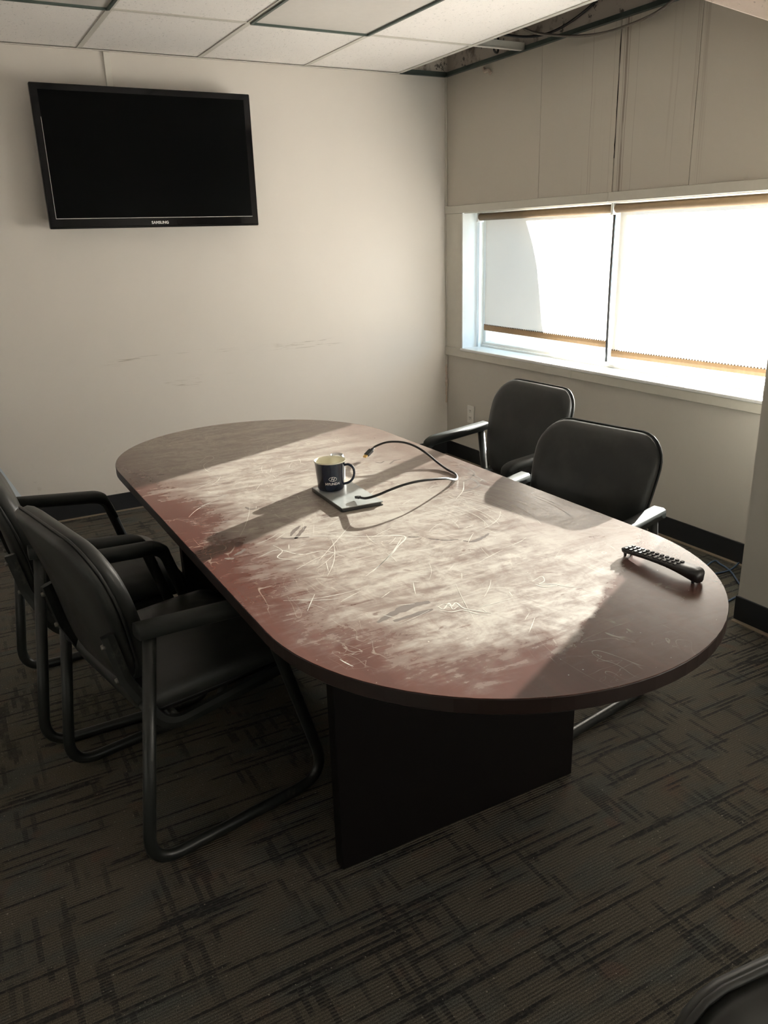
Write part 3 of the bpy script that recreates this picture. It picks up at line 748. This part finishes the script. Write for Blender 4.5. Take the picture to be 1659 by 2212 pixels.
def make_chair(label, group):
    t = thing('guest_chair', label, 'chair', (0, 0, 0), 0, group)
    HY = 0.270
    for s in (-1, 1):
        y = s * HY
        path = fillet([(-0.178, y, 0.625), (-0.256, y, 0.016), (0.285, y, 0.016), (0.112, y, 0.602), (-0.17, y, 0.630)], [0, 0.075, 0.075, 0.055, 0], 8)
        bm = bmesh.new()
        prof = [(0.0135 * math.cos(2 * PI * k / 12), 0.0165 * math.sin(2 * PI * k / 12)) for k in range(12)]
        tube(bm, path, 1.0, prof=prof, up=(1, 0, 0)); obj('side_frame', bm, 'frame', t, True)
        # moulded arm sleeve
        ap = fillet([(-0.205, y, 0.640), (0.108, y, 0.611), (0.142, y, 0.525)], [0, 0.055, 0], 8)
        pr = [(0.026, 0.004), (0.024, 0.014), (0.016, 0.0185), (-0.016, 0.0185), (-0.024, 0.014), (-0.026, 0.004), (-0.024, -0.012), (-0.015, -0.017), (0.015, -0.017), (0.024, -0.012)]
        N = len(ap); rr = [1.0 if i < N - 5 else 1.0 - 0.12 * (i - N + 5) for i in range(N)]
        bm = bmesh.new(); tube(bm, ap, rr, prof=pr, up=(0, 0, 1)); obj('armrest', bm, 'armpad', t, True)
        # seat rail sweeping up into the back upright
        sr = fillet([(0.178, s * 0.245, 0.392), (-0.155, s * 0.238, 0.352), (-0.224, s * 0.204, 0.50), (-0.249, s * 0.200, 0.62)], [0, 0.07, 0.05, 0], 8)
        bm = bmesh.new(); tube(bm, sr, 1.0, prof=[(0.007, 0.015), (-0.007, 0.015), (-0.009, 0), (-0.007, -0.015), (0.007, -0.015), (0.009, 0)], up=(0, 0, 1)); obj('upright', bm, 'frame', t)
        bm = bmesh.new(); tube(bm, [(0.172, s * 0.272, 0.400), (0.172, s * 0.235, 0.396)], 0.011, 8); obj('side_stub', bm, 'frame', t, True); bm = bmesh.new(); tube(bm, [(-0.205, s * 0.272, 0.43), (-0.200, s * 0.228, 0.43)], 0.010, 8); obj('side_stub', bm, 'frame', t, True)
        for zz in (0.50, 0.595):
            bm = bmesh.new(); lathe(bm, [(0, 0.006), (0.006, 0.005), (0.007, 0.0), (0.007, -0.004), (0, -0.004)], 8)
            o = obj('bolt', bm, 'chrome', t, True); o.location = (-0.241 - (zz - 0.5) * 0.21, s * 0.200, zz); o.rotation_euler = (0, -PI / 2, 0)
    bm = bmesh.new(); tube(bm, [(0.165, -0.25, 0.386), (0.165, 0.25, 0.386)], 0.011, 10); obj('cross_bar', bm, 'frame', t, True)
    bm = bmesh.new(); tube(bm, [(-0.12, -0.238, 0.362), (-0.12, 0.238, 0.362)], 0.011, 10); obj('cross_bar', bm, 'frame', t, True)
    # seat cushion over a thin pan
    so = outline(0.475, 0.455, 0.46, 0.055, 0.05)
    def seat_fn(a, b, d):
        x = -0.205 + b; dome = 0.010 * (1 - (a / 0.24) ** 2) * math.sin(min(1, b / 0.46) * PI)
        return (x, a, 0.402 + d - (0.020 * max(0, (b - 0.36) / 0.10) ** 2) - 0.010 * (1 - b / 0.46) + dome * (d > 0.03))
    bm = bmesh.new(); cushion(bm, so, [(0.018, 0.0), (0.004, 0.010), (0.0, 0.030), (0.006, 0.050), (0.020, 0.062), (0.060, 0.069), (0.13, 0.071)], seat_fn); obj('seat', bm, 'vinyl', t, True)
    bm = bmesh.new(); cushion(bm, so, [(0.030, -0.016), (0.022, -0.013), (0.020, 0.004)], seat_fn); obj('seat_pan', bm, 'black_plastic', t, True)
    # backrest: front pad and rear shell
    bo = outline(BW, 0.43, BH, 0.098, 0.125)
    bm = bmesh.new(); cushion(bm, bo, [(0.020, -0.008), (0.004, -0.004), (0.0, 0.012), (0.004, 0.026), (0.016, 0.037), (0.050, 0.044), (0.12, 0.048)], back_fn); bk = obj('backrest', bm, 'vinyl', t, True)
    bm = bmesh.new(); cushion(bm, bo, [(0.10, -0.036), (0.030, -0.033), (0.012, -0.026), (0.004, -0.014), (0.010, -0.004)], back_fn); obj('back_shell', bm, 'vinyl', t, True)
    bm = bmesh.new(); loop = [Vector(back_fn(a * 0.995, b * 0.992 + 0.002, -0.006)) for a, b in bo]
    tube(bm, loop + [loop[0]], 0.0035, 6); obj('piping', bm, 'vinyl', bk, True)
    return t
GRP = 'black vinyl guest chairs around the table'
ch0 = make_chair('black vinyl armchair nearest on the left, back to the camera', GRP)
ch0.location = (-2.623, -2.66, 0); ch0.rotation_euler = (0, 0, math.radians(11.5))
spots = [((-2.725, -2.02, 0), 1.0, 'black vinyl armchair cut by the left edge, behind the nearest left chair'),
         ((-1.45, -2.785, 0), 190.0, 'black vinyl armchair on the window side, nearer to the remote'),
         ((-1.115, -2.00, 0), 182.0, 'black vinyl armchair on the window side, nearer to the wall outlet'),
         ((-2.462, -4.648, 0), 264.0, 'black vinyl chair corner cut off at the bottom right')]
for loc, rz, lab in spots:
    c = copy_tree(ch0); c.location = loc; c.rotation_euler = (0, 0, math.radians(rz)); c['label'] = lab

# ------------------------------------------------------------------ things on the table
nb = thing('notebook', 'small dark notebook under the mug, pale reflection put into its cover colour', 'notebook', (-2.046, -2.572, TZ), math.radians(-3))
obj('bottom_cover', B(-0.066, 0.066, -0.118, 0.118, 0.0002, 0.0022, bev=0.0008, seg=1), 'notebook', nb)
obj('pages', B(-0.061, 0.064, -0.115, 0.115, 0.0022, 0.0098), 'paper', nb)
obj('top_cover', B(-0.066, 0.066, -0.118, 0.118, 0.0098, 0.0122, bev=0.0008, seg=1), 'notebook_top', nb)
obj('spine', B(-0.0675, -0.061, -0.118, 0.118, 0.0004, 0.0120, bev=0.002, seg=2), 'notebook', nb)
obj('front_band', B(-0.066, 0.060, -0.1185, -0.113, 0.0012, 0.0112, bev=0.002, seg=1), 'notebook', nb)

MX, MY, MZ = -2.062, -2.497, TZ + 0.0124
mug = thing('mug', 'navy enamel mug with cream inside and white car maker emblem', 'mug', (MX, MY, MZ))
MH = 0.092
bm = bmesh.new(); lathe(bm, [(0, 0), (0.033, 0), (0.037, 0.002), (0.0395, 0.006), (0.0425, 0.040), (0.0455, 0.075), (0.0468, MH - 0.006), (0.0480, MH - 0.003)], 48); obj('body', bm, 'navy', mug, True)
bm = bmesh.new(); lathe(bm, [(0.0480, MH - 0.003), (0.0492, MH - 0.001), (0.0490, MH + 0.001), (0.0470, MH + 0.0012), (0.0448, MH - 0.004), (0.0405, 0.040), (0.0375, 0.008), (0.034, 0.004), (0, 0.004)], 48); obj('lining', bm, 'cream', mug, True)
camdir = math.atan2(cam.location.y - MY, cam.location.x - MX)
ha = camdir + math.radians(78)
hx, hy = math.cos(ha), math.sin(ha)
hp = smooth_path([(0.042, 0.078), (0.058, 0.080), (0.071, 0.070), (0.074, 0.052), (0.069, 0.034), (0.056, 0.022), (0.038, 0.018)], 6)if False else smooth_path([(0.043, 0, 0.077), (0.058, 0, 0.079), (0.071, 0, 0.070), (0.0745, 0, 0.052), (0.069, 0, 0.034), (0.056, 0, 0.022), (0.039, 0, 0.017)], 6)
bm = bmesh.new(); tube(bm, [(p.x * hx, p.x * hy, p.z) for p in hp], 1.0, prof=[(0.0055, 0), (0.004, 0.003), (0, 0.0036), (-0.004, 0.003), (-0.0055, 0), (-0.004, -0.003), (0, -0.0036), (0.004, -0.003)]); obj('handle', bm, 'navy', mug, True)
la = camdir + math.radians(9)
def onmug(zc, off=0.0004):
    def f(u, v):
        z = zc + v; r = 0.0425 + (z - 0.040) / 0.035 * 0.003 + off; th = la + u / r
        return (r * math.cos(th), r * math.sin(th), z)
    return f
obj('brand_lettering', text_bm('HYUNDAI', 0.0105, onmug(0.027), 1.0, bold=0.00025), 'print_white', mug)
bm = bmesh.new(); f = onmug(0.0425); EA, EB = 0.0125, 0.0072
def strip2(outer, inner):
    n = len(outer)
    for k in range(n):
        bm.faces.new([bm.verts.new(f(*p)) for p in (outer[k], outer[(k + 1) % n], inner[(k + 1) % n], inner[k])])
ring = lambda a, b: [(a * math.cos(2 * PI * k / 40), b * math.sin(2 * PI * k / 40)) for k in range(40)]
strip2(ring(EA, EB), ring(EA - 0.0011, EB - 0.0011))
def stroke(p, w):
    P = [Vector((a, b, 0)) for a, b in p]; L, R_ = [], []
    for i in range(len(P)):
        tg = (P[min(i + 1, len(P) - 1)] - P[max(i - 1, 0)]).normalized(); nv = Vector((-tg.y, tg.x, 0)) * w
        L.append(P[i] + nv); R_.append(P[i] - nv)
    for i in range(len(P) - 1):
        bm.faces.new([bm.verts.new(f(q.x, q.y)) for q in (L[i], L[i + 1], R_[i + 1], R_[i])])
stroke([(-0.0075, -0.0046), (-0.0050, -0.0028), (-0.0038, 0.0008), (-0.0020, 0.0048), (0.0002, 0.0058)], 0.0007)
stroke([(0.0075, 0.0046), (0.0050, 0.0028), (0.0038, -0.0008), (0.0020, -0.0048), (-0.0002, -0.0058)], 0.0007)
stroke([(-0.0036, 0.0010), (-0.0010, -0.0012), (0.0010, 0.0012), (0.0036, -0.0010)], 0.0007)
obj('emblem', bm, 'print_white', mug)

cx_, cy_ = -1.985, -2.385
can = thing('drink_can', 'small white can with black shoulder behind the navy mug', 'can', (cx_, cy_, TZ))
bm = bmesh.new(); lathe(bm, [(0, 0.003), (0.019, 0.001), (0.021, 0.0), (0.0245, 0.006), (0.0245, 0.060)], 32); obj('body', bm, 'can_white', can, True)
bm = bmesh.new(); lathe(bm, [(0.0245, 0.060), (0.0245, 0.074), (0.0225, 0.080), (0.0205, 0.083)], 32); obj('shoulder', bm, 'black_plastic', can, True)
bm = bmesh.new(); lathe(bm, [(0.0205, 0.083), (0.0212, 0.085), (0.0205, 0.0865), (0.0190, 0.0855), (0.0180, 0.082), (0, 0.082)], 32); obj('lid', bm, 'can_metal', can, True)
bm = bmesh.new(); box(bm, -0.006, 0.006, -0.010, 0.004, 0.0822, 0.0836, bev=0.0005, seg=1); obj('pull_tab', bm, 'can_metal', can)

hd_pts = [(-1.790, -2.203, TZ + 0.016), (-1.757, -2.194, TZ + 0.030), (-1.735, -2.190, TZ + 0.038), (-1.713, -2.222, TZ + 0.054), (-1.690, -2.262, TZ + 0.061), (-1.664, -2.289, TZ + 0.057), (-1.642, -2.322, TZ + 0.045), (-1.629, -2.368, TZ + 0.028), (-1.629, -2.429, TZ + 0.013), (-1.634, -2.490, TZ + 0.006),
          (-1.640, -2.550, TZ + 0.0046), (-1.662, -2.595, TZ + 0.0050), (-1.705, -2.645, TZ + 0.018), (-1.775, -2.700, TZ + 0.047), (-1.839, -2.719, TZ + 0.059), (-1.888, -2.721, TZ + 0.062), (-1.934, -2.718, TZ + 0.058), (-1.976, -2.711, TZ + 0.048), (-2.010, -2.700, TZ + 0.036), (-2.034, -2.680, TZ + 0.0262), (-2.040, -2.655, TZ + 0.0218)]
hc = thing('video_cable', 'black video cable looping across the dusty table', 'cable', (-1.66, -2.595, TZ))
off = Vector((-1.66, -2.595, TZ))
full = smooth_path(hd_pts, 7)
bm = bmesh.new(); tube(bm, [p - off for p in full[10:]], 0.0038, 10); obj('cord', bm, 'cable', hc, True)
def oriented(bm, frm, to):
    d = (Vector(to) - Vector(frm)).normalized(); q = d.to_track_quat('Y', 'Z'); m = Matrix.Translation(Vector(frm) - off) @ q.to_matrix().to_4x4()
    bmesh.ops.transform(bm, matrix=m, verts=bm.verts); return bm
p0, p1 = Vector((-1.797, -2.212, TZ + 0.0105)), Vector((-1.747, -2.192, TZ + 0.034))
dd = (p1 - p0).normalized()
obj('plug_body', oriented(B(-0.0095, 0.0095, 0.012, 0.044, -0.0055, 0.0055, bev=0.002, seg=2), p0, p1), 'black_plastic', hc)
obj('connector_tip', oriented(B(-0.0070, 0.0070, 0.0, 0.0125, -0.0023, 0.0023, bev=0.0006, seg=1), p0, p1), 'gold', hc)
bm = bmesh.new(); tube(bm, [(0, 0.044, 0), (0, 0.058, 0)], [0.0055, 0.0040], 10); obj('strain_relief', oriented(bm, p0, p1), 'black_plastic', hc, True)
e0, e1 = Vector((-2.044, -2.640, TZ + 0.0205)), Vector((-2.036, -2.675, TZ + 0.0255))
obj('end_cap', oriented(B(-0.006, 0.006, -0.006, 0.012, -0.0038, 0.0038, bev=0.001, seg=1), e0, e1), 'black_plastic', hc)

# remote control: arched body on two small feet
rm = thing('remote_control', 'black remote control lying on the right end of the table', 'remote control', (-1.676, -3.457, TZ), math.radians(2))
prof = []
NL = 24; RLn = 0.215
def rtop(u): return 0.0185 + 0.012 * u - 0.006 * max(0, u - 0.9) * 10 * 0.6
def rbot(u): return 0.0075 + 0.007 * math.sin(u * PI) - (0.0055 * max(0, (u - 0.62) / 0.38) ** 1.5)
bm = bmesh.new(); rings = []
for i in range(NL + 1):
    u = i / NL; y = RLn / 2 - u * RLn
    wv_ = 0.0215 * (1 - 0.35 * max(0, (u - 0.94) / 0.06) ** 2 - 0.3 * max(0, (0.05 - u) / 0.05) ** 2)
    zt, zb = rtop(u), rbot(u); hz = (zt - zb)
    sec = [(-wv_, zt - hz * 0.22), (-wv_ * 0.90, zt), (0, zt + 0.0008), (wv_ * 0.90, zt), (wv_, zt - hz * 0.22), (wv_ * 0.85, zb + hz * 0.15), (wv_ * 0.6, zb), (-wv_ * 0.6, zb), (-wv_ * 0.85, zb + hz * 0.15)]
    rings.append([bm.verts.new((x, y, z)) for x, z in sec])
m = len(rings[0])
for a, b in zip(rings[:-1], rings[1:]):
    for k in range(m): bm.faces.new((a[k], a[(k + 1) % m], b[(k + 1) % m], b[k]))
bm.faces.new(rings[0]); bm.faces.new(rings[-1][::-1])
obj('body', bm, 'black_plastic', rm, True)
for (x, y, zt) in ((-0.011, 0.098, 0.0090), (0.011, 0.098, 0.0090), (-0.011, -0.098, 0.0040), (0.011, -0.098, 0.0040)):
    bm = bmesh.new(); lathe(bm, [(0, 0), (0.003, 0), (0.0038, zt * 0.6), (0.0042, zt), (0, zt)], 10); obj('foot', bm, 'black_plastic', rm, True, (x, y, 0))
bme = None
for i in range(11):
    for j in (-1, 0, 1):
        if i in (6, 7) and j == 0: continue
        u = 0.06 + i * 0.066; y = RLn / 2 - u * RLn
        if bme is None:
            o = obj('button', B(-0.0044, 0.0044, -0.0036, 0.0036, -0.001, 0.0026, bev=0.0009, seg=1), 'button', rm); bme = o.data
        else:
            o = bpy.data.objects.new('button', bme); C.objects.link(o); o.parent = rm
        o.location = (j * 0.0125, y, rtop(u) + 0.0005); o.rotation_euler = (math.atan2(-0.012, RLn) * -1, 0, 0)
bm = bmesh.new(); u = 0.06 + 6.5 * 0.066; lathe(bm, [(0.0095, 0), (0.0095, 0.002), (0.0060, 0.0026), (0.0055, 0.0012), (0, 0.0012)], 20); o = obj('direction_pad', bm, 'button', rm, True); o.location = (0, RLn / 2 - u * RLn, rtop(u)); o.scale = (0.62, 1, 1)

# ------------------------------------------------------------------ network cables on the floor by the pier
def fl_c(px): return [(*pix(u, v, 0.006), 0.006) for u, v in px]
cable('network_cable', [(-0.42, -2.50, 0.006)] + fl_c([(1537, 1214), (1557, 1219), (1579, 1235), (1597, 1261)]) + [(-0.40, -2.84, 0.006)][:0], 0.004, 'blue_cable', 'blue network cable curving down to the pier base')
cable('network_cable', fl_c([(1535, 1240), (1552, 1238), (1579, 1230), (1600, 1212), (1608, 1203)]), 0.004, 'blue_cable', 'blue network cable crossing over towards the baseboard')
cable('network_cable', fl_c([(1545, 1308), (1570, 1300), (1583, 1293), (1597, 1287)]), 0.004, 'blue_cable', 'short blue cable end beside the pier baseboard')
